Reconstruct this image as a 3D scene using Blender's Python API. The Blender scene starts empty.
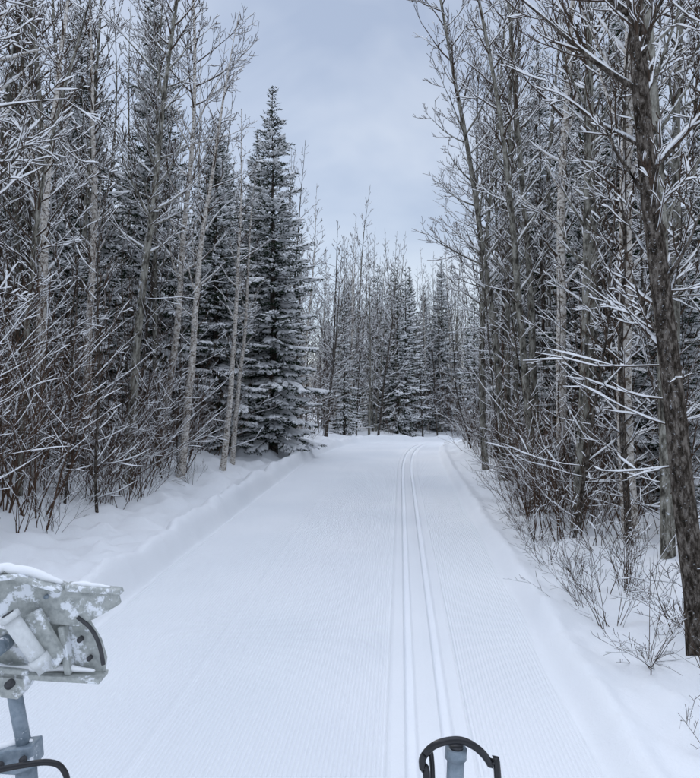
import bpy, bmesh, math, random
import numpy as np
from mathutils import Vector, Matrix, Euler
D=bpy.data
scene=bpy.context.scene
scene.view_settings.view_transform='Standard'
scene.view_settings.look='None'
scene.view_settings.exposure=0

# ------------------------------------------------------------ materials
def newmat(name):
    m=D.materials.new(name); m.use_nodes=True
    nt=m.node_tree; b=nt.nodes['Principled BSDF']
    return m,nt,b
def dmat(name):
    m=D.materials.new(name); m.use_nodes=True
    nt=m.node_tree; nt.nodes.clear()
    b=nt.nodes.new('ShaderNodeBsdfDiffuse'); o=nt.nodes.new('ShaderNodeOutputMaterial')
    nt.links.new(b.outputs[0],o.inputs['Surface'])
    return m,nt,b
def N(nt,t,**k):
    n=nt.nodes.new(t)
    for a,v in k.items(): setattr(n,a,v)
    return n
def ramp(nt,stops):
    r=N(nt,'ShaderNodeValToRGB'); e=r.color_ramp.elements
    while len(e)<len(stops): e.new(0.5)
    for i,(p,c) in enumerate(stops):
        e[i].position=p; e[i].color=(c[0],c[1],c[2],1)
    return r
def noise(nt,scale,detail=2,rough=.55,vec=None):
    n=N(nt,'ShaderNodeTexNoise'); n.inputs['Scale'].default_value=scale
    n.inputs['Detail'].default_value=detail; n.inputs['Roughness'].default_value=rough
    if vec: nt.links.new(vec,n.inputs['Vector'])
    return n

def mat_ground():
    m,nt,b=dmat('snow_ground')
    tc=N(nt,'ShaderNodeTexCoord')
    n1=noise(nt,.35,2,.6,tc.outputs['Object'])
    r=ramp(nt,[(.3,(.84,.86,.885)),(.7,(.91,.92,.935))])
    nt.links.new(n1.outputs['Fac'],r.inputs['Fac']); nt.links.new(r.outputs['Color'],b.inputs['Color'])
    n2=noise(nt,40,3,.75,tc.outputs['Object'])
    bm=N(nt,'ShaderNodeBump'); bm.inputs['Strength'].default_value=.5; bm.inputs['Distance'].default_value=.012
    nt.links.new(n2.outputs['Fac'],bm.inputs['Height']); nt.links.new(bm.outputs['Normal'],b.inputs['Normal'])
    return m
def mat_snow():
    m,nt,b=dmat('snow_clump')
    b.inputs['Color'].default_value=(.90,.91,.925,1)
    return m
def mat_bark(name,c1,c2,c3,snowth,zs=.35,scale=14,sscale=11,soft=.15):
    m,nt,b=dmat(name)
    tc=N(nt,'ShaderNodeTexCoord')
    mp=N(nt,'ShaderNodeMapping'); mp.inputs['Scale'].default_value=(1,1,zs)
    nt.links.new(tc.outputs['Object'],mp.inputs['Vector'])
    n=noise(nt,scale,3,.75,mp.outputs['Vector'])
    r=ramp(nt,[(.38,c1),(.5,c2),(.62,c3)])
    nt.links.new(n.outputs['Fac'],r.inputs['Fac'])
    geo=N(nt,'ShaderNodeNewGeometry')
    dp=N(nt,'ShaderNodeVectorMath',operation='DOT_PRODUCT'); dp.inputs[1].default_value=(-.25,-.25,1.0)
    nt.links.new(geo.outputs['Normal'],dp.inputs[0])
    n2=noise(nt,sscale,3,.8,tc.outputs['Object'])
    ad=N(nt,'ShaderNodeMath',operation='MULTIPLY_ADD'); ad.inputs[1].default_value=1.6
    nt.links.new(n2.outputs['Fac'],ad.inputs[0]); nt.links.new(dp.outputs['Value'],ad.inputs[2])
    mr=N(nt,'ShaderNodeMapRange'); mr.inputs['From Min'].default_value=snowth; mr.inputs['From Max'].default_value=snowth+soft
    nt.links.new(ad.outputs[0],mr.inputs['Value'])
    mx=N(nt,'ShaderNodeMix',data_type='RGBA')
    nt.links.new(mr.outputs['Result'],mx.inputs['Factor'])
    nt.links.new(r.outputs['Color'],mx.inputs[6]); mx.inputs[7].default_value=(.72,.74,.77,1)
    nt.links.new(mx.outputs[2],b.inputs['Color'])
    return m
def mat_twig(name,c,th):
    m,nt,b=dmat(name)
    geo=N(nt,'ShaderNodeNewGeometry'); sp=N(nt,'ShaderNodeSeparateXYZ'); nt.links.new(geo.outputs['Normal'],sp.inputs[0])
    mr=N(nt,'ShaderNodeMapRange'); mr.inputs['From Min'].default_value=th; mr.inputs['From Max'].default_value=th+.2
    nt.links.new(sp.outputs['Z'],mr.inputs['Value'])
    mx=N(nt,'ShaderNodeMix',data_type='RGBA'); nt.links.new(mr.outputs['Result'],mx.inputs['Factor'])
    mx.inputs[6].default_value=(*c,1); mx.inputs[7].default_value=(.76,.78,.80,1)
    nt.links.new(mx.outputs[2],b.inputs['Color'])
    return m
def mat_needle():
    m,nt,b=dmat('spruce_needles')
    tc=N(nt,'ShaderNodeTexCoord'); n=noise(nt,3,1,.7,tc.outputs['Object'])
    r=ramp(nt,[(.3,(.013,.023,.014)),(.55,(.028,.044,.028)),(.75,(.055,.072,.046))])
    nt.links.new(n.outputs['Fac'],r.inputs['Fac']); nt.links.new(r.outputs['Color'],b.inputs['Color'])
    return m
M_G=mat_ground(); M_S=mat_snow(); M_N=mat_needle()
M_ASP=mat_bark('aspen_bark',(.05,.045,.038),(.20,.19,.16),(.34,.33,.29),1.28)
M_BIR=mat_bark('birch_bark',(.14,.11,.08),(.58,.54,.49),(.74,.71,.67),1.3,1.6)
M_DRK=mat_bark('dark_bark',(.022,.018,.014),(.066,.055,.046),(.17,.15,.13),1.26,.4,26,42,.25)
M_TWG=mat_twig('twig_bark',(.076,.055,.042),.74)
M_BRU=mat_twig('brush_bark',(.098,.064,.046),.8)

# ------------------------------------------------------------ mesh builder
class MB:
    def __init__(s): s.v=[]; s.f=[]; s.m=[]
    def tube(s,pts,rad,n,mat,cap=False):
        k=len(pts); base=len(s.v)
        for i in range(k):
            d=(pts[min(i+1,k-1)]-pts[max(i-1,0)])
            ref=Vector((0,0,1)) if abs(d.z)<.85*d.length else Vector((1,0,0))
            u=d.cross(ref).normalized(); w=u.cross(d).normalized()
            for j in range(n):
                a=2*math.pi*j/n+math.pi/2
                s.v.append(pts[i]+(u*math.cos(a)+w*math.sin(a))*rad[i])
        for i in range(k-1):
            for j in range(n):
                a=base+i*n+j; b=base+i*n+(j+1)%n
                s.f.append((a,b,b+n,a+n)); s.m.append(mat)
        if cap:
            s.f.append(tuple(base+(k-1)*n+j for j in range(n))); s.m.append(mat)
            s.f.append(tuple(base+n-1-j for j in range(n))); s.m.append(mat)
    def tri(s,a,b,c,mat):
        k=len(s.v); s.v+= [a,b,c]; s.f.append((k,k+1,k+2)); s.m.append(mat)
    def build(s,name,mats,smooth=True):
        me=D.meshes.new(name); me.from_pydata([tuple(v) for v in s.v],[],s.f)
        for m in mats: me.materials.append(m)
        me.polygons.foreach_set('material_index',s.m)
        me.polygons.foreach_set('use_smooth',[smooth]*len(s.f)); me.update()
        return me
def rv(R,a=1): return Vector((R.uniform(-a,a),R.uniform(-a,a),R.uniform(-a,a)))

def snowstrip(B,R,pts,rad,sr,mat=2):
    d=pts[-1]-pts[0]
    if abs(d.z)>.85*d.length: return
    P=[];Q=[]
    for i,p in enumerate(pts):
        e=.35 if i in(0,len(pts)-1) else R.uniform(.55,1.5)
        q=max(sr,rad[i]*.95)*e
        P.append(p+Vector((0,0,rad[i]*.6+q*.6))); Q.append(q)
    B.tube(P,Q,3 if sr<.012 else 4,mat)

def branch(B,R,p,d,L,r,lvl,cfg):
    nseg=cfg['segs'][lvl-1]; pts=[p.copy()]; rad=[r]; dirs=[d.copy()]
    up=cfg['up']*(1 if lvl==1 else .6)
    for i in range(nseg):
        d=(d+rv(R,cfg['wob'])+Vector((0,0,up/nseg*2))).normalized()
        p=p+d*(L/nseg); pts.append(p.copy()); rad.append(max(cfg['rmin'],r*(1-.85*(i+1)/nseg))); dirs.append(d.copy())
    B.tube(pts,rad,cfg['sd'] if lvl==1 else 3,0 if (lvl==1 and r>.02) else 1)
    if R.random()<cfg['snow']:
        snowstrip(B,R,pts,rad,cfg['sr'])
    if lvl>=cfg['maxl']: return
    n=int(round((cfg['nsec'],cfg['nter'])[lvl-1]*R.uniform(.7,1.3)*(min(1,L/cfg['Lref']) if lvl==1 else 1)))
    for k in range(n):
        t=R.uniform(.2,1)*nseg; i=min(int(t),nseg-1); f=t-i
        q=pts[i].lerp(pts[i+1],f); dd=dirs[i+1]
        side=dd.cross(rv(R)).normalized()
        nd=(dd+side*R.uniform(.5,1.0)).normalized()
        branch(B,R,q,nd,L*R.uniform(.25,.5)*(1.15-.5*t/nseg),max(cfg['rmin'],rad[i]*.5),lvl+1,cfg)

BASE=dict(nsec=7,nter=3,snow=.76,sr=.0095,rmin=.0048,up=.25,wob=.13,Lref=1.6,twob=.035,tsides=8,lowdead=6,segs=(6,4,3),sd=5,maxl=3)
def bare_tree(name,H,r0,nprim,start,elev,lenf,seed,mats,**kw):
    cfg=dict(BASE); cfg.update(kw)
    R=random.Random(seed); B=MB()
    n=16; pts=[];rad=[]; p=Vector((0,0,-.3)); d=Vector((0,0,1))
    for i in range(n+1):
        pts.append(p.copy()); t=i/n
        rad.append(max(.008,r0*(1-t)**.85*(1.25 if i==0 else 1)))
        d=(d+rv(R,cfg['twob'])+Vector((0,0,.05))).normalized(); p=p+d*(H+.3)/n
    B.tube(pts,rad,cfg['tsides'],0)
    az=R.random()*6
    for k in range(nprim):
        t=start+(1-start)*(k+R.random())/nprim*.98
        az+=2.4+R.uniform(-.6,.6)
        x=t*n; i=min(int(x),n-1); q=pts[i].lerp(pts[i+1],x-i)
        L=lenf*H*(1.04-t)**.75*R.uniform(.5,1.15)*min(1,.45+(t-start)*2.2)
        e=elev+R.uniform(-.3,.25)+.25*t
        d=Vector((math.cos(az)*math.cos(e),math.sin(az)*math.cos(e),math.sin(e)))
        branch(B,R,q,d,L,min(rad[i]*.42,.012+L*.012),1,cfg)
    for k in range(cfg['lowdead']):
        t=R.uniform(.06,start+.1); az+=2.1; x=t*n; i=int(x); q=pts[i].lerp(pts[i+1],x-i)
        e=R.uniform(-.2,.4); d=Vector((math.cos(az)*math.cos(e),math.sin(az)*math.cos(e),math.sin(e)))
        branch(B,R,q,d,R.uniform(.4,1.3),.009,min(2,cfg['maxl']),cfg)
    return B.build(name,mats)

def shrub(name,H,nst,spread,seed,mats,**kw):
    cfg=dict(BASE); cfg.update(nsec=6,nter=2,snow=.5,sr=.0078,rmin=.0034,up=.12,wob=.12,Lref=1.2,sd=4)
    cfg.update(kw)
    R=random.Random(seed);B=MB()
    for k in range(nst):
        a=R.random()*6.28; s=R.uniform(.1,spread)
        d=Vector((math.cos(a)*s,math.sin(a)*s,1)).normalized()
        rr=cfg.get('foot',.12)
        branch(B,R,Vector((R.uniform(-rr,rr),R.uniform(-rr,rr),-.1)),d,H*R.uniform(.5,1.1),R.uniform(.007,.013)*cfg.get('thick',1),1,cfg)
    return B.build(name,mats)

def spruce(name,H,Rm,seed,snow=.8,lod=0):
    R=random.Random(seed);B=MB()
    n=10;pts=[Vector((R.uniform(-.03,.03),R.uniform(-.03,.03),-.3+(H+.3)*i/n)) for i in range(n+1)]
    B.tube(pts,[max(.01,.013*H*(1-i/n)) for i in range(n+1)],6,0)
    z=.5
    UP=Vector((0,0,1))
    while z<H-.05:
        t=z/H; Rz=Rm*(1-t)**.82*min(1,.55+t*2.5)*R.uniform(.8,1.12)
        nb=R.randint(5,8) if t<.9 else 4
        if lod: nb-=1
        a0=R.random()*6.28
        for k in range(nb):
            if R.random()<.12: continue
            a=a0+6.283*k/nb+R.uniform(-.3,.3); L=max(.12,Rz*R.uniform(.55,1.32))
            e=-.28+.95*t**1.5+R.uniform(-.16,.12)
            d=Vector((math.cos(a)*math.cos(e),math.sin(a)*math.cos(e),math.sin(e)))
            p=Vector((0,0,z+R.uniform(-.08,.08))); P=[p.copy()];Dd=[d]
            ns=4 if lod else 6
            for i in range(ns):
                d=(d+rv(R,.05)+Vector((0,0,-.03 if i<ns/2 else .10))).normalized(); p=p+d*L/ns; P.append(p.copy());Dd.append(d)
            if not lod: B.tube(P,[.012*(1-i/(ns+.5))+.003 for i in range(ns+1)],3,0)
            s=.12*L; side=1; snowy=R.random()<.88
            while s<L:
                x=s/L*ns; i=min(int(x),ns-1); q=P[i].lerp(P[i+1],x-i); dd=Dd[i+1]
                lat=dd.cross(UP).normalized()*side
                bl=min(.62,(L-s)*.6+.09)*R.uniform(.65,1.1)
                bd=(dd*.75+lat*R.uniform(.6,1)+Vector((0,0,R.uniform(-.30,.05)))).normalized()
                m=max(2,int(bl/(.13 if lod else .055)))
                for j in range(m):
                    c=q+bd*bl*(j+.5)/m+rv(R,.012)
                    for h in range(1 if lod else 2):
                        nd=(bd*.8+rv(R,.8)).normalized()
                        w=bd.cross(nd).normalized()*R.uniform(.011,.020)*(2.6 if lod else 1)
                        mt=2 if (nd.z>.3 and R.random()<.25) else 1
                        B.tri(c-w-bd*.015,c+w-bd*.015,c+nd*R.uniform(.06,.11)*(1.8 if lod else 1),mt)
                if snowy and R.random()<snow*(.75 if lod else .9):
                    w=R.uniform(.028,.082)*(1 if bl>.2 else .65)*(1.3-.7*t)
                    f0=R.uniform(0,.3); f1=R.uniform(.65,1.)
                    if lod: c=[q+bd*bl*(f0+(f1-f0)*g)+UP*(.03) for g in(0,.5,1)]; rr=[w*.3,w*1.2,w*.2]
                    else: c=[q+bd*bl*(f0+(f1-f0)*g)+UP*(.022+R.uniform(0,.012)) for g in(0,.3,.7,1)]; rr=[w*.2,w*R.uniform(.7,1.1),w*R.uniform(.6,1),w*.15]
                    B.tube(c,rr,3 if lod else 4,2)
                s+=R.uniform(.045,.085)*(2.2 if lod else 1); side=-side
            if snowy and R.random()<snow*1.3 and L>.4:
                i0=int(R.uniform(.2,.5)*ns)
                c=[P[i]+UP*.03 for i in range(i0,ns+1)]
                B.tube(c,[.01]+[R.uniform(.03,.085) for _ in range(len(c)-2)]+[.008],4,2)
        z+=R.uniform(.17,.27)*(1 if t<.8 else .75)*(1.25 if lod else 1)
    return B.build(name,[M_DRK,M_N,M_S])

# ------------------------------------------------------------ terrain
def hsh(ix,iy,s):
    h=np.sin(ix*127.1+iy*311.7+s*74.7)*43758.5453
    return h-np.floor(h)
def vn(x,y,s=0):
    ix=np.floor(x);iy=np.floor(y);fx=x-ix;fy=y-iy
    fx=fx*fx*(3-2*fx);fy=fy*fy*(3-2*fy)
    a=hsh(ix,iy,s);b=hsh(ix+1,iy,s);c=hsh(ix,iy+1,s);d=hsh(ix+1,iy+1,s)
    return (a*(1-fx)+b*fx)*(1-fy)+(c*(1-fx)+d*fx)*fy-.5
def ss(a,b,x):
    t=np.clip((x-a)/(b-a),0,1); return t*t*(3-2*t)
def cx(y):
    yc=np.minimum(y,50.)
    return .0036*np.maximum(0,yc-18)**2+.022*np.maximum(0,yc-34)**2+np.where(y>50,.93*(y-50),0)
def base(y):
    d=np.clip(y-16,0,200)
    return np.where(d<28,-.00157*d*d,-1.231-1.5*(1-np.exp(-(d-28)*.058)))
def height(w,y,corduroy=True):
    z=base(y)+.02*vn(w*.5,y*.25,5)
    if corduroy:
        cor=.0085*np.cos(2*np.pi*w/.029)
        edgeL=-2.88+.06*vn(y*.6,w*0,7); edgeR=1.2+.06*vn(y*.7,w*0,8)
        inL=(w>edgeL)&(w<-.075); inR=(w>.44)&(w<edgeR)
        fade=.7+.8*vn(w*1.3,y*.35,9)
        z=z+np.where(inL|inR,cor*np.clip(fade+.3,.5,1.1),0)
        z=z+.014*np.exp(-((w+.085)/.02)**2)+.010*np.exp(-((w-.46)/.02)**2)-.008*np.exp(-((w+1.62)/.03)**2)
    for c in(.075,.315):
        z=z-.042*(ss(c-.048,c-.026,w)-ss(c+.026,c+.048,w))
    z=z+.007*np.exp(-((w-.195)/.05)**2)
    wob=.25*vn(y*.45,w*0,2)
    z=z+(.19+.08*vn(y*.8,w*0,3))*ss(-2.9,-3.1+wob*.3,w)
    z=z+(.17+.14*vn(y*1.1,w*0,31))*np.exp(-((w+3.2+wob*.4)/.17)**2)
    z=z+ss(-2.9,-3.1,w)*(.09*vn(w*4,y*3,4)+.06*vn(w*11,y*9,11))
    z=z-.13*np.exp(-((w+3.75+wob)/.25)**2)
    z=z+ss(-3.9,-6.5,w)*.45+.6*ss(-6,-14,w)
    z=z+ss(1.2,1.45,w)*(.09+.07*vn(w*2,y*1.3,14)+.04*vn(w*9,y*8,13))+.07*np.exp(-((w-1.42+.2*wob)/.12)**2)+ss(1.6,4.2,w)*.30+.5*ss(4,12,w)
    off=ss(-3.3,-4.2,w)+ss(1.5,2.3,w)
    z=z+off*(.26*vn(w*.9,y*.9,15)+.18*vn(w*2.7,y*2.7,16)+.07*vn(w*8,y*8,17))
    return z
def ground_z(x,y):
    y=np.array([float(y)]); x=np.array([float(x)])
    return float(height(x-cx(y),y)[0])
def cxs(y): return float(cx(np.array([float(y)]))[0])
def npmesh(name,co,loops,starts,mi,mats):
    me=D.meshes.new(name); me.vertices.add(len(co)); me.vertices.foreach_set('co',co.astype(np.float32).ravel())
    me.loops.add(len(loops)); me.loops.foreach_set('vertex_index',loops.astype(np.int32))
    me.polygons.add(len(starts)); me.polygons.foreach_set('loop_start',starts.astype(np.int32))
    for m in mats: me.materials.append(m)
    if mi is not None: me.polygons.foreach_set('material_index',mi.astype(np.int32))
    me.polygons.foreach_set('use_smooth',np.ones(len(starts),bool))
    me.update(calc_edges=True); return me
def grow_(s,e,st,mx,g):
    o=[];x=s
    while x<e: o.append(x); x+=st; st=min(st*g,mx)
    o.append(e); return o
COS=[];QS=[];off_=0
def patch(W,Y,cor,dz=0):
    global off_
    WW,YY=np.meshgrid(np.array(W),np.array(Y)); ZZ=height(WW,YY,cor)+dz; XX=WW+cx(YY)
    nr,nc=WW.shape; idx=np.arange(nr*nc).reshape(nr,nc)+off_
    COS.append(np.stack([XX,YY,ZZ],-1).reshape(-1,3))
    QS.append(np.stack([idx[:-1,:-1],idx[:-1,1:],idx[1:,1:],idx[1:,:-1]],-1).reshape(-1,4)); off_+=nr*nc
midR=grow_(1.28,14,.03,.25,1.04); midL=[-a for a in grow_(2.96,16,.03,.25,1.04)][::-1]
outR=grow_(15,700,1.,200,1.3); outL=[-a for a in grow_(17,700,1.,200,1.3)][::-1]
cols=midL+list(np.arange(-2.95,1.27,.00725))+midR
fcols=midL[::2]+list(np.arange(-2.9,1.27,.06))+midR[::2]
nearY=list(np.arange(1.5,14,.07))+list(np.arange(14,33,.13)); y1=nearY[-1]
patch(cols,nearY,True)
patch([midR[-1]]+outR,nearY[::6]+[y1],False); patch(outL+[midL[0]],nearY[::6]+[y1],False)
patch(outL+fcols+outR,[y1-.05]+list(np.arange(y1+.3,70,.4))+grow_(70,1200,1.5,150,1.2),False,-.004)
patch(outL+fcols+outR,list(np.arange(-300,-20,40.))+list(np.arange(-20,1.5,.8))+[1.55],False,-.004)
q=np.concatenate(QS)
me=npmesh('snow_ground',np.concatenate(COS),q.ravel(),np.arange(0,q.size,4),None,[M_G])
gob=D.objects.new('snow_ground',me); scene.collection.objects.link(gob)

# ------------------------------------------------------------ tree library
AM=[M_ASP,M_TWG,M_S]; DM=[M_DRK,M_TWG,M_S]; BM=[M_BIR,M_TWG,M_S]; SM=[M_BRU,M_BRU,M_S]
aspens=[bare_tree('aspen_mesh',13.5,.08,50,.26,.6,.165,10+i,AM if i<3 else DM,up=.3,nsec=8,nter=3) for i in range(4)]
wides=[bare_tree('wide_aspen_mesh',14.5,.095,54,.3,.5,.235,20+i,AM if i else BM,up=.3,nsec=10,nter=4,twob=.05) for i in range(2)]
hards=[bare_tree('hardwood_mesh',10,.06,48,.14,.5,.22,30+i,DM if i<2 else AM,up=.2,wob=.17,nsec=8,twob=.06) for i in range(3)]
birches=[bare_tree('birch_mesh',10,.095,38,.3,.6,.18,40+i,BM,twob=.05) for i in range(2)]
saps=[bare_tree('sapling_mesh',5.8,.026,30,.12,.7,.20,50+i,DM,nsec=6,nter=2,twob=.09) for i in range(4)]
alders=[shrub('alder_mesh',4.2,7,.7,160+i,SM,nsec=9,rmin=.0042,thick=1.4,up=.2,foot=.5) for i in range(3)]
shrubs=[shrub('shrub_mesh',2.4,10,.8,60+i,SM,foot=.35) for i in range(4)]
lows=[shrub('low_shrub_mesh',1.2,9,1.1,70+i,DM,nsec=7,rmin=.0026,sr=.005,thick=.6) for i in range(3)]
spruces=[spruce('spruce_mesh',12,2.0,80+i) for i in range(3)]
bigtree=bare_tree('leaning_tree_mesh',13,.098,60,.2,.5,.17,97,[M_DRK,M_TWG,M_S],nsec=9,nter=4,tsides=14,wob=.15,sr=.0095,lowdead=12,twob=.045)
spread=bare_tree('spreading_tree_mesh',11,.10,50,.18,.3,.32,99,DM,nsec=10,nter=4,wob=.17,snow=.85,sr=.0108,up=.15)
LO=dict(segs=(4,2,2),sd=3,tsides=5,lowdead=4,rmin=.0085,sr=.0135,snow=.82)
f_asp=[bare_tree('fa',14,.085,42,.2,.6,.18,210+i,AM if i<3 else BM,nsec=7,nter=2,up=.3,**LO) for i in range(4)]
f_hrd=[bare_tree('fh',10,.07,38,.12,.45,.23,230+i,DM if i<3 else BM,nsec=7,nter=2,up=.2,**LO) for i in range(4)]
f_sap=[bare_tree('fs',6,.03,26,.08,.65,.2,250+i,DM,nsec=4,nter=1,**LO) for i in range(3)]
f_brs=[shrub('fb',3.6,9,.8,260+i,SM,segs=(3,2,1),nsec=5,nter=1,rmin=.007,sd=3,foot=.5) for i in range(3)]
f_spr=[spruce('fp',12,2.0,280+i,lod=1) for i in range(3)]

R=random.Random(5)
def xform(x,y,s,sz,rz,lean,dz=0):
    lx,ly=lean if lean else (R.gauss(0,.035),R.gauss(.03 if x<0 else -.03,.04))
    rz=R.random()*6.28 if rz is None else rz
    return Vector((x,y,ground_z(x,y)-.03+dz)),Euler((lx,ly,0)).to_matrix()@Matrix.Rotation(rz,3,'Z'),Vector((s,s,sz or s))
def put(kind,mesh,x,y,s=1,sz=None,rz=None,lean=None):
    o=D.objects.new(kind,mesh); l,r,sc=xform(x,y,s,sz,rz,lean)
    o.location=l;o.rotation_euler=r.to_euler();o.scale=sc
    scene.collection.objects.link(o); return o

put('spruce_tree',spruces[0],-4.1,22,1.12,.98,lean=(0,0))
put('spruce_tree',spruces[1],-5.0,24,1.0,.93,lean=(0,0))
put('spruce_tree',spruces[2],-5.5,20.2,1.0,.83,lean=(0,0),rz=1.2)
put('spruce_tree',spruces[2],-6.6,25,1.0,.96,lean=(0,0))
put('spruce_tree',spruces[1],-6.8,18.6,.95,1.08,lean=(0,0))
put('spruce_tree',spruces[0],-8.2,17.2,1.0,1.0,lean=(0,0))
put('spruce_tree',spruces[2],-7.0,27,1.0,1.0,lean=(0,0))
put('spruce_tree',spruces[2],-11.,17,.9,.95,lean=(0,0))
put('spruce_tree',spruces[1],-7.3,14.6,.75,.5,lean=(0,0))
put('spruce_tree',spruces[0],4.1,21,.9,1.03,lean=(0,0))
put('spruce_tree',spruces[2],5.3,22,.95,1.1,lean=(0,0))
put('spruce_tree',spruces[1],4.8,15.5,.95,.98,lean=(0,0))
put('spruce_tree',spruces[0],6.4,13.5,.9,.95,lean=(0,0))
put('spruce_tree',spruces[0],4.3,11.6,.7,.5,lean=(0,0))
put('spruce_tree',spruces[2],3.8,15.0,.75,.45,lean=(0,0))
put('spruce_tree',spruces[1],5.0,29,.9,.9,lean=(0,0))
put('spruce_tree',spruces[1],3.1,52,.95,1.10,lean=(0,0))
put('spruce_tree',spruces[0],.7,53,.9,1.02,lean=(0,0))
put('spruce_tree',spruces[2],1.9,55,.95,.95,lean=(0,0))
put('leaning_tree',bigtree,2.45,5.8,1,lean=(0,-.085),rz=2.2)
put('spreading_tree',spread,-4.9,6.2,1,rz=.5,lean=(0,.02))
put('birch_tree',birches[0],-4.75,14.6,1,lean=(0,.17),rz=1)
put('birch_tree',birches[1],-4.35,16.6,.9,lean=(0,.12),rz=3)
put('birch_tree',birches[1],-4.6,18.6,.8,lean=(0,.1),rz=5)
put('birch_tree',birches[0],-6.2,13.2,1.05,lean=(0,-.05),rz=4)
put('birch_tree',birches[1],-6.3,11.3,1.1,lean=(0,.05),rz=2)
put('birch_tree',birches[0],3.15,9.6,1.2,lean=(.02,-.03),rz=2)
put('birch_tree',birches[1],2.9,12.4,1.2,lean=(0,-.05),rz=0)
for (x,y,s,r) in [(2.35,19,1.0,1),(2.3,15.4,1.,5),(2.9,24,1.05,3),(-5.3,13.0,1.05,3),(-5.6,15.6,1.,0),(-7.0,10.6,1.1,2)]:
    put('aspen_tree',wides[r%2],x,y,s,rz=r,lean=(0,-.04 if x>0 else .05))
for i,(x,y,s) in enumerate([(2.6,10.4,1),(3.0,11.5,1.05),(2.5,13.,1.0),(2.9,14.6,1.1),(2.6,16.5,1.1),(3.1,18.3,1.05),(2.8,20.5,1.15),(3.2,22.5,1.1),(3.1,8.2,1.0),(3.7,9.6,1.),(3.6,7.4,1),(3.3,12.4,1),(3.6,17.2,1.1),
                (3.7,25,1.1),(4.1,27.5,1.1),(4.8,30.5,1.1),(-6.8,12.6,1.05),(-7.3,15.2,1.1),(-6.1,17.,1.0),(-5.2,27,.9),(-4.9,30,.95),(-7.6,11.2,1.1),(-8.2,13,1.15),(-8.6,16,1.15)]):
    put('aspen_tree',aspens[(0,1,2,1,0,2,3)[i%7]],x,y,s)
for (x,y,s) in [(-6.0,10.4,.95),(-6.6,9.6,.9),(-7.6,13.8,1),(-8.5,9.5,1.1),(3.7,12.6,.9),(3.3,15.4,.9),(4.6,8.8,1),(-5.9,8.6,.8),(3.5,19.4,.9),(-6.4,16.2,.9),(4.2,10.6,1),(3.0,9.2,.8),(-4.8,26,.8)]:
    put('hardwood_tree',R.choice(hards),x,y,s)

allm=[M_ASP,M_DRK,M_BRU,M_TWG,M_N,M_S,M_BIR]
cache={}
def arr(me):
    if me.name in cache: return cache[me.name]
    v=np.zeros(len(me.vertices)*3,np.float32); me.vertices.foreach_get('co',v)
    l=np.zeros(len(me.loops),np.int32); me.loops.foreach_get('vertex_index',l)
    s=np.zeros(len(me.polygons),np.int32); me.polygons.foreach_get('loop_start',s)
    mi=np.zeros(len(me.polygons),np.int32); me.polygons.foreach_get('material_index',mi)
    mp=np.array([allm.index(m) for m in me.materials]); cache[me.name]=(v.reshape(-1,3),l,s,mp[mi]); return cache[me.name]
def merge(name,acc):
    V=[];Lp=[];St=[];Mi=[];vo=0;lo=0
    for me_,(l,r,sc) in acc:
        v,lp,st,mi=arr(me_)
        m=np.array(r)@np.diag(list(sc)); V.append(v@m.T+np.array(l))
        Lp.append(lp+vo);St.append(st+lo);Mi.append(mi); vo+=len(v);lo+=len(lp)
    me=npmesh(name,np.concatenate(V),np.concatenate(Lp),np.concatenate(St),np.concatenate(Mi),allm)
    o=D.objects.new(name,me); scene.collection.objects.link(o)
acc=[]
cnt=0
while cnt<92:
    y=R.uniform(6.5,32); side=R.random()<.52
    w=-4.7-abs(R.gauss(0,1.6)) if side else 2.2+abs(R.gauss(0,1.3))
    if side and (y<9 and w>-5.6 or (13<y<17 and w>-5.0)): continue
    if side and 19<y<23 and w>-5.6: continue
    if not side and y<8: continue
    acc.append((R.choice(saps),xform(w+cxs(y),y,R.uniform(.5,1.2),None,None,(R.gauss(0,.08),R.gauss(0,.09))))); cnt+=1
cnt=0
while cnt<92:
    y=R.uniform(6,34) if R.random()<.6 else R.uniform(7,14); side=R.random()<.64
    w=-4.6-abs(R.gauss(0,1.5)) if side else 2.15+abs(R.gauss(0,1.3))
    if side and (y<9 and w>-5.3 or (13.5<y<17 and w>-5.0)): continue
    if side and 19<y<23 and w>-5.4: continue
    if not side and y<7.5: continue
    tall=R.random()<(.4 if side else .12)
    acc.append((R.choice(alders if tall else shrubs),xform(w+cxs(y),y,R.uniform(.55,1.1)*(1 if side else .85),None,None,(R.gauss(0,.1),R.gauss(.08 if side else -.05,.12))))); cnt+=1
merge('undergrowth',acc)
for (x,y,s) in [(1.95,6.6,.75),(2.1,7.6,.9),(2.35,5.2,.7),(1.9,8.8,.8),(2.6,6.6,.9),(2.9,4.8,.8),(2.0,10.2,.8),(2.2,11.8,.9),(3.2,6.2,1),(-4.9,9.4,.8),(-5.4,8.,.8),(-4.6,12,.8),(-4.5,14.5,.8),(2.5,9.,1),(2.1,4.4,.6),(1.85,7.2,.6),(2.5,7.8,1),(2.0,5.7,.7)]:
    put('low_shrub',R.choice(lows),x,y,s,lean=(R.gauss(0,.1),-.2 if x>0 else .1))

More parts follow.
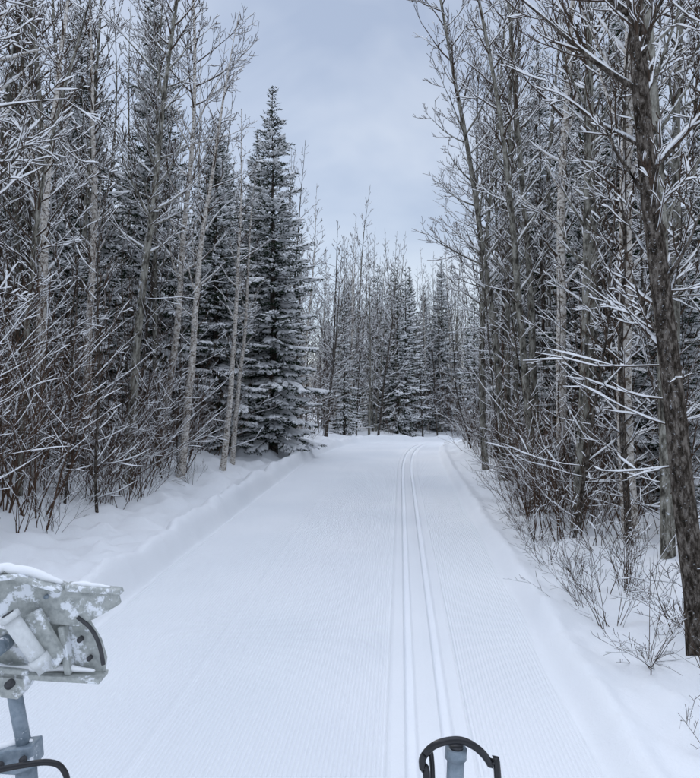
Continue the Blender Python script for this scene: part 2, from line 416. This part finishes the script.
acc=[]
def fill(n,x0,x1,y0,y1,kinds,lw,rw):
    k=0
    while k<n:
        x=R.uniform(x0,x1); y=R.uniform(y0,y1); w=x-cxs(y)
        if lw<w<rw: continue
        if abs(x)>y*.72+5: continue
        kind=R.choices(kinds[0],kinds[1])[0]
        lib,a,b={'a':(f_asp,.8,1.15),'h':(f_hrd,.8,1.2),'s':(f_sap,.8,1.5),'b':(f_brs,.7,1.3),'p':(f_spr,.65,1.02)}[kind]
        acc.append((R.choice(lib),xform(x,y,R.uniform(a,b),None,None,(0,0) if kind=='p' else None))); k+=1
K=('ahsbp',(.26,.22,.18,.18,.16))
fill(130,-24,-7.5,9,34,K,-6,4)
fill(105,4.8,20,8,34,K,-6,4.4)
fill(95,-12,4,33,48,('ahsbp',(.36,.26,.15,.15,.08)),-4.3,3.2)
fill(60,-26,24,34,50,K,-6,4.4)
fill(80,-16,14,48,75,('ahsbp',(.42,.16,.08,.08,.26)),-4.,3.6)
fill(60,0,14,50,70,('ahsp',(.42,.2,.12,.26)),-3.5,3.6)
fill(26,-4.5,-.5,50,66,('ahsp',(.3,.3,.15,.25)),-3.5,3.6)
fill(22,-4.5,1,46,60,('sb',(.5,.5)),-3.5,3.6)
merge('distant_forest',acc)

# ------------------------------------------------------------ groomer parts
def paint(name,c,c2,rough=.5,metal=0,frost=.55):
    m,nt,b=newmat(name); tc=N(nt,'ShaderNodeTexCoord')
    n=noise(nt,14,5,.7,tc.outputs['Object']); n2=noise(nt,60,3,.6,tc.outputs['Object'])
    r=ramp(nt,[(.3,c),(.6,c2)]); nt.links.new(n2.outputs['Fac'],r.inputs['Fac'])
    mr=N(nt,'ShaderNodeMapRange'); mr.inputs['From Min'].default_value=frost; mr.inputs['From Max'].default_value=frost+.06
    nt.links.new(n.outputs['Fac'],mr.inputs['Value'])
    mx=N(nt,'ShaderNodeMix',data_type='RGBA'); nt.links.new(mr.outputs['Result'],mx.inputs['Factor'])
    nt.links.new(r.outputs['Color'],mx.inputs[6]); mx.inputs[7].default_value=(.8,.83,.87,1)
    nt.links.new(mx.outputs[2],b.inputs['Base Color']); b.inputs['Roughness'].default_value=rough; b.inputs['Metallic'].default_value=metal
    bm=N(nt,'ShaderNodeBump'); bm.inputs['Strength'].default_value=.4; bm.inputs['Distance'].default_value=.004
    nt.links.new(n.outputs['Fac'],bm.inputs['Height']); nt.links.new(bm.outputs['Normal'],b.inputs['Normal'])
    return m
M_PL=paint('weathered_grey_paint',(.28,.30,.29),(.43,.45,.43),.6,0,.53)
M_TB=paint('light_tube_paint',(.58,.60,.60),(.68,.70,.70),.5,0,.6)
M_PO=paint('steel_blue_paint',(.17,.22,.26),(.26,.31,.36),.45,.2,.60)
M_DK=paint('dark_steel',(.02,.022,.025),(.05,.05,.055),.5,0,.68)
M_RB=paint('hose_rubber',(.006,.006,.008),(.012,.012,.015),.3,0,.9)
TH=math.radians(4.16); S=.00276
def add_child(me,name,par,bev=0,sub=0):
    o=D.objects.new(name,me); scene.collection.objects.link(o); o.parent=par
    if bev:
        m=o.modifiers.new('b','BEVEL'); m.width=bev; m.segments=2; m.limit_method='ANGLE'
    if sub:
        m=o.modifiers.new('s','SUBSURF'); m.levels=sub; m.render_levels=sub
    return o
def UV(a,b,y=0): return Vector((a*S,y,1.366+b*S))
def plate(name,poly,y0,y1,mat,par,bev=.004):
    bm=bmesh.new(); vs=[bm.verts.new(UV(a,b,y0)) for a,b in poly]
    f=bm.faces.new(vs); r=bmesh.ops.extrude_face_region(bm,geom=[f])
    for v in r['geom']:
        if isinstance(v,bmesh.types.BMVert): v.co.y=y1+(v.co.y-y0)
    bmesh.ops.recalc_face_normals(bm,faces=bm.faces)
    me=D.meshes.new(name); bm.to_mesh(me); bm.free(); me.materials.append(mat)
    return add_child(me,name,par,bev)
def pipe(name,pts,r,mat,par,n=16,mats=None):
    B=MB(); rr=r if isinstance(r,list) else [r]*len(pts)
    B.tube(pts,rr,n,0,cap=True); return add_child(B.build(name,[mat]),name,par)
def lump(name,pts,rads,par,flat=.6,seed=0):
    Rl=random.Random(seed);B=MB()
    P=[];Q=[]
    for i in range(len(pts)-1):
        for k in range(4):
            f=k/4; P.append(pts[i].lerp(pts[i+1],f)+rv(Rl,.004)); Q.append((rads[i]*(1-f)+rads[i+1]*f)*Rl.uniform(.7,1.3))
    P.append(pts[-1]);Q.append(rads[-1])
    B.tube(P,Q,8,0,cap=True); me=B.build(name,[M_S])
    return add_child(me,name,par,0,1)
def smooth(pts,k=6):
    out=[]
    for i in range(len(pts)-1):
        p0=pts[max(i-1,0)];p1=pts[i];p2=pts[i+1];p3=pts[min(i+2,len(pts)-1)]
        for j in range(k):
            t=j/k; out.append(.5*((2*p1)+(p2-p0)*t+(2*p0-5*p1+4*p2-p3)*t*t+(3*p1-p0-3*p2+p3)*t**3))
    out.append(pts[-1]); return out
arm=D.objects.new('snow_groomer_arm',None); scene.collection.objects.link(arm)
arm.location=(-1.115,1.925,0); arm.rotation_euler=(0,0,TH)
plate('upper_plate',[(-34,136),(2,140),(20,132),(52,126),(108,121),(111,110),(98,102),(84,94),(66,86),(40,88),(10,92),(-34,80)],-.01,.006,M_PL,arm)
plate('top_flange',[(-34,140),(4,144),(50,129),(52,125),(4,139),(-34,135)],-.05,.03,M_PL,arm,.003)
plate('fin_edge',[(54,131),(110,125),(112,120),(54,124)],-.022,.02,M_PL,arm,.003)
plate('lower_plate',[(-34,82),(0,90),(40,86),(74,88),(86,68),(92,48),(90,33),(62,34),(40,38),(4,36),(-34,44)],.02,.035,M_PL,arm)
plate('rib',[(46,86),(52,86),(60,36),(53,36)],-.02,.02,M_PL,arm,.003)
plate('bottom_flange',[(-34,43),(38,37),(92,33),(91,28),(38,31),(-34,36)],-.03,.045,M_PL,arm,.003)
pipe('curved_guard',smooth([UV(66,96,-.01),UV(80,84,-.01),UV(89,66,-.01),UV(93,46,-.01)]),.006,M_DK,arm)
pipe('tube',[UV(6,104,-.075),UV(40,48,-.055)],.024,M_TB,arm,24)
pipe('tube_rim',[UV(4.5,106.5,-.0755),UV(8,101,-.0745)],.029,M_TB,arm,24)
pipe('tube_bore',[UV(3.9,107.6,-.0758),UV(6,104,-.075)],.017,M_DK,arm,24)
pipe('tube_collar',[UV(32,61,-.06),UV(37,53,-.058)],.029,M_TB,arm,24)
plate('tube_saddle',[(14,100),(30,108),(56,60),(48,46),(30,44)],-.045,-.02,M_PL,arm)
pipe('pivot_pin',[UV(-14,66,-.05),UV(-14,66,.05)],.022,M_PO,arm)
pipe('bolt_1',[UV(66,70,-.0),UV(66,70,.03)],.008,M_DK,arm,6)
pipe('bolt_2',[UV(76,50,-.0),UV(76,50,.03)],.007,M_DK,arm,6)
pipe('bolt_3',[UV(34,118,-.02),UV(34,118,0)],.007,M_PO,arm,6)
pipe('bolt_4',[UV(-20,112,-.02),UV(-20,112,0)],.007,M_PO,arm,6)
plate('clevis',[(-16,46),(16,42),(14,22),(6,12),(-12,14),(-16,30)],-.03,.03,M_PL,arm)
pipe('clevis_pin',[UV(0,30,-.05),UV(0,30,.05)],.012,M_DK,arm)
pipe('post',[UV(-5,30),UV(2,-10),UV(9,-46)],.021,M_PO,arm,20)
pipe('post_sleeve',[UV(8,-40),UV(14,-120),UV(16,-470)],.030,M_PO,arm,20)
plate('clamp',[(-24,-48),(-6,-40),(22,-36),(24,-58),(4,-66),(-24,-64)],-.035,.035,M_PO,arm)
pipe('clamp_bolt',[UV(-10,-54,-.05),UV(-10,-54,.05)],.010,M_DK,arm,6)
pipe('clamp_bolt_2',[UV(14,-48,-.05),UV(14,-48,.05)],.010,M_DK,arm,6)
pipe('hose',smooth([UV(-90,-92,-.06),UV(-50,-64,-.06),UV(-16,-55,-.07),UV(20,-46,-.08),UV(44,-45,-.07),UV(57,-53,-.06),UV(62,-76,-.05),UV(60,-140,-.03),UV(30,-300,0)]),.0085,M_RB,arm,12)
lump('snow_cap',[UV(-34,143,-.01),UV(-10,148,-.015),UV(10,146,-.01),UV(30,138,-.01),UV(50,131,0)],[.012,.018,.020,.014,.006],arm,seed=1)
lump('snow_fin',[UV(54,130,0),UV(76,129,0),UV(100,127,0)],[.006,.01,.005],arm,seed=2)
lump('snow_pocket',[UV(-30,86,-.005),UV(-8,92,-.02),UV(2,90,-.02)],[.016,.022,.008],arm,seed=3)
lump('snow_ledge',[UV(-30,46,-.01),UV(4,41,-.01),UV(44,41,-.0),UV(84,38,0)],[.012,.008,.012,.006],arm,seed=4)
lump('snow_clamp',[UV(-22,-44,-.0),UV(0,-38,0),UV(18,-36,0)],[.008,.012,.006],arm,seed=6)

hs=D.objects.new('hydraulic_hose',None); scene.collection.objects.link(hs)
hs.location=(.125,1.6,0); hs.rotation_euler=(0,0,TH)
K2=.00233
def U2(a,b,y=0): return Vector((a*K2,y,1.440+b*K2))
pipe('steel_pipe',[U2(3,-340),U2(1,-20),U2(2,7)],.020,M_PO,hs,24)
pipe('pipe_collar',[U2(1.6,0),U2(2.2,10)],.025,M_PO,hs,24)
pipe('pipe_cap',[U2(2.2,10),U2(2.3,13)],.016,M_DK,hs,24)
pipe('hose',smooth([U2(-16,-330,-.0),U2(-26,-40,0),U2(-31,-10,0),U2(-30,2,0),U2(-18,16,-.01),U2(4,20,-.01),U2(22,12,-.01),U2(36,-6,0),U2(44,-30,0),U2(52,-330,0)],8),.0085,M_RB,hs,12)
pipe('inner_hose',smooth([U2(-16,-330,.02),U2(-20,-30,.02),U2(-24,0,.02),U2(-10,11,.02),U2(2,9,.01)],8),.006,M_RB,hs,12)
ti=D.objects.new('snow_groomer_tiller',None); scene.collection.objects.link(ti); ti.location=(-.3,1.7,0)
def boxc(name,x0,x1,y0,y1,z0,z1,mat,par):
    bm=bmesh.new(); bmesh.ops.create_cube(bm,size=1)
    for v in bm.verts: v.co=Vector(((x0+x1)/2+v.co.x*(x1-x0),(y0+y1)/2+v.co.y*(y1-y0),(z0+z1)/2+v.co.z*(z1-z0)))
    me=D.meshes.new(name); bm.to_mesh(me); bm.free(); me.materials.append(mat); return add_child(me,name,par,.02)
boxc('housing',-1.9,1.3,-.28,.28,.08,.42,M_DK,ti)
boxc('cross_beam',-1.7,1.1,-.08,.30,.44,.65,M_PL,ti)
boxc('comb_flap',-1.9,1.3,.30,.62,.03,.07,M_DK,ti)

# ------------------------------------------------------------ light
w=D.worlds.new('World'); scene.world=w; w.use_nodes=True
nt=w.node_tree; nt.nodes.clear()
out=N(nt,'ShaderNodeOutputWorld'); add=N(nt,'ShaderNodeAddShader')
sky=N(nt,'ShaderNodeTexSky'); sky.sky_type='NISHITA'; sky.sun_disc=False; sky.dust_density=0
EL,AZ=math.radians(38),math.radians(-40)
sky.sun_elevation=EL; sky.sun_rotation=AZ
b1=N(nt,'ShaderNodeBackground'); b1.inputs['Strength'].default_value=.03
nt.links.new(sky.outputs['Color'],b1.inputs['Color'])
tc=N(nt,'ShaderNodeTexCoord')
mp=N(nt,'ShaderNodeMapping'); mp.inputs['Scale'].default_value=(1,1,1.7); mp.inputs['Location'].default_value=(.4,.2,.1)
nt.links.new(tc.outputs['Generated'],mp.inputs['Vector'])
nz=noise(nt,3.2,4,.55,mp.outputs['Vector']); nz.inputs['Distortion'].default_value=.3
cr=ramp(nt,[(.34,(.40,.455,.57)),(.5,(.50,.55,.65)),(.66,(.61,.65,.725))])
nt.links.new(nz.outputs['Fac'],cr.inputs['Fac'])
sx=N(nt,'ShaderNodeSeparateXYZ'); nt.links.new(tc.outputs['Generated'],sx.inputs[0])
mr=N(nt,'ShaderNodeMapRange'); mr.inputs['From Min'].default_value=.52; mr.inputs['From Max'].default_value=1
mr.inputs['To Min'].default_value=.93; mr.inputs['To Max'].default_value=2.75
nt.links.new(sx.outputs['Z'],mr.inputs['Value'])
b2=N(nt,'ShaderNodeBackground'); nt.links.new(cr.outputs['Color'],b2.inputs['Color']); nt.links.new(mr.outputs['Result'],b2.inputs['Strength'])
nt.links.new(b1.outputs[0],add.inputs[0]); nt.links.new(b2.outputs[0],add.inputs[1]); nt.links.new(add.outputs[0],out.inputs['Surface'])
sl=D.lights.new('sun','SUN'); sl.energy=.95; sl.angle=math.radians(14); sl.color=(1,.97,.93)
so=D.objects.new('sun',sl); scene.collection.objects.link(so)
dirv=Vector((math.sin(AZ)*math.cos(EL),math.cos(AZ)*math.cos(EL),math.sin(EL)))
so.rotation_euler=dirv.to_track_quat('Z','Y').to_euler()

cam=D.cameras.new('camera'); co_=D.objects.new('camera',cam); scene.collection.objects.link(co_)
cam.sensor_fit='HORIZONTAL'; cam.sensor_width=36; cam.lens=36*687/700; cam.clip_end=3000; cam.clip_start=.05
co_.location=(0,0,2.3); co_.rotation_euler=(math.radians(89.8),0,TH)
scene.camera=co_
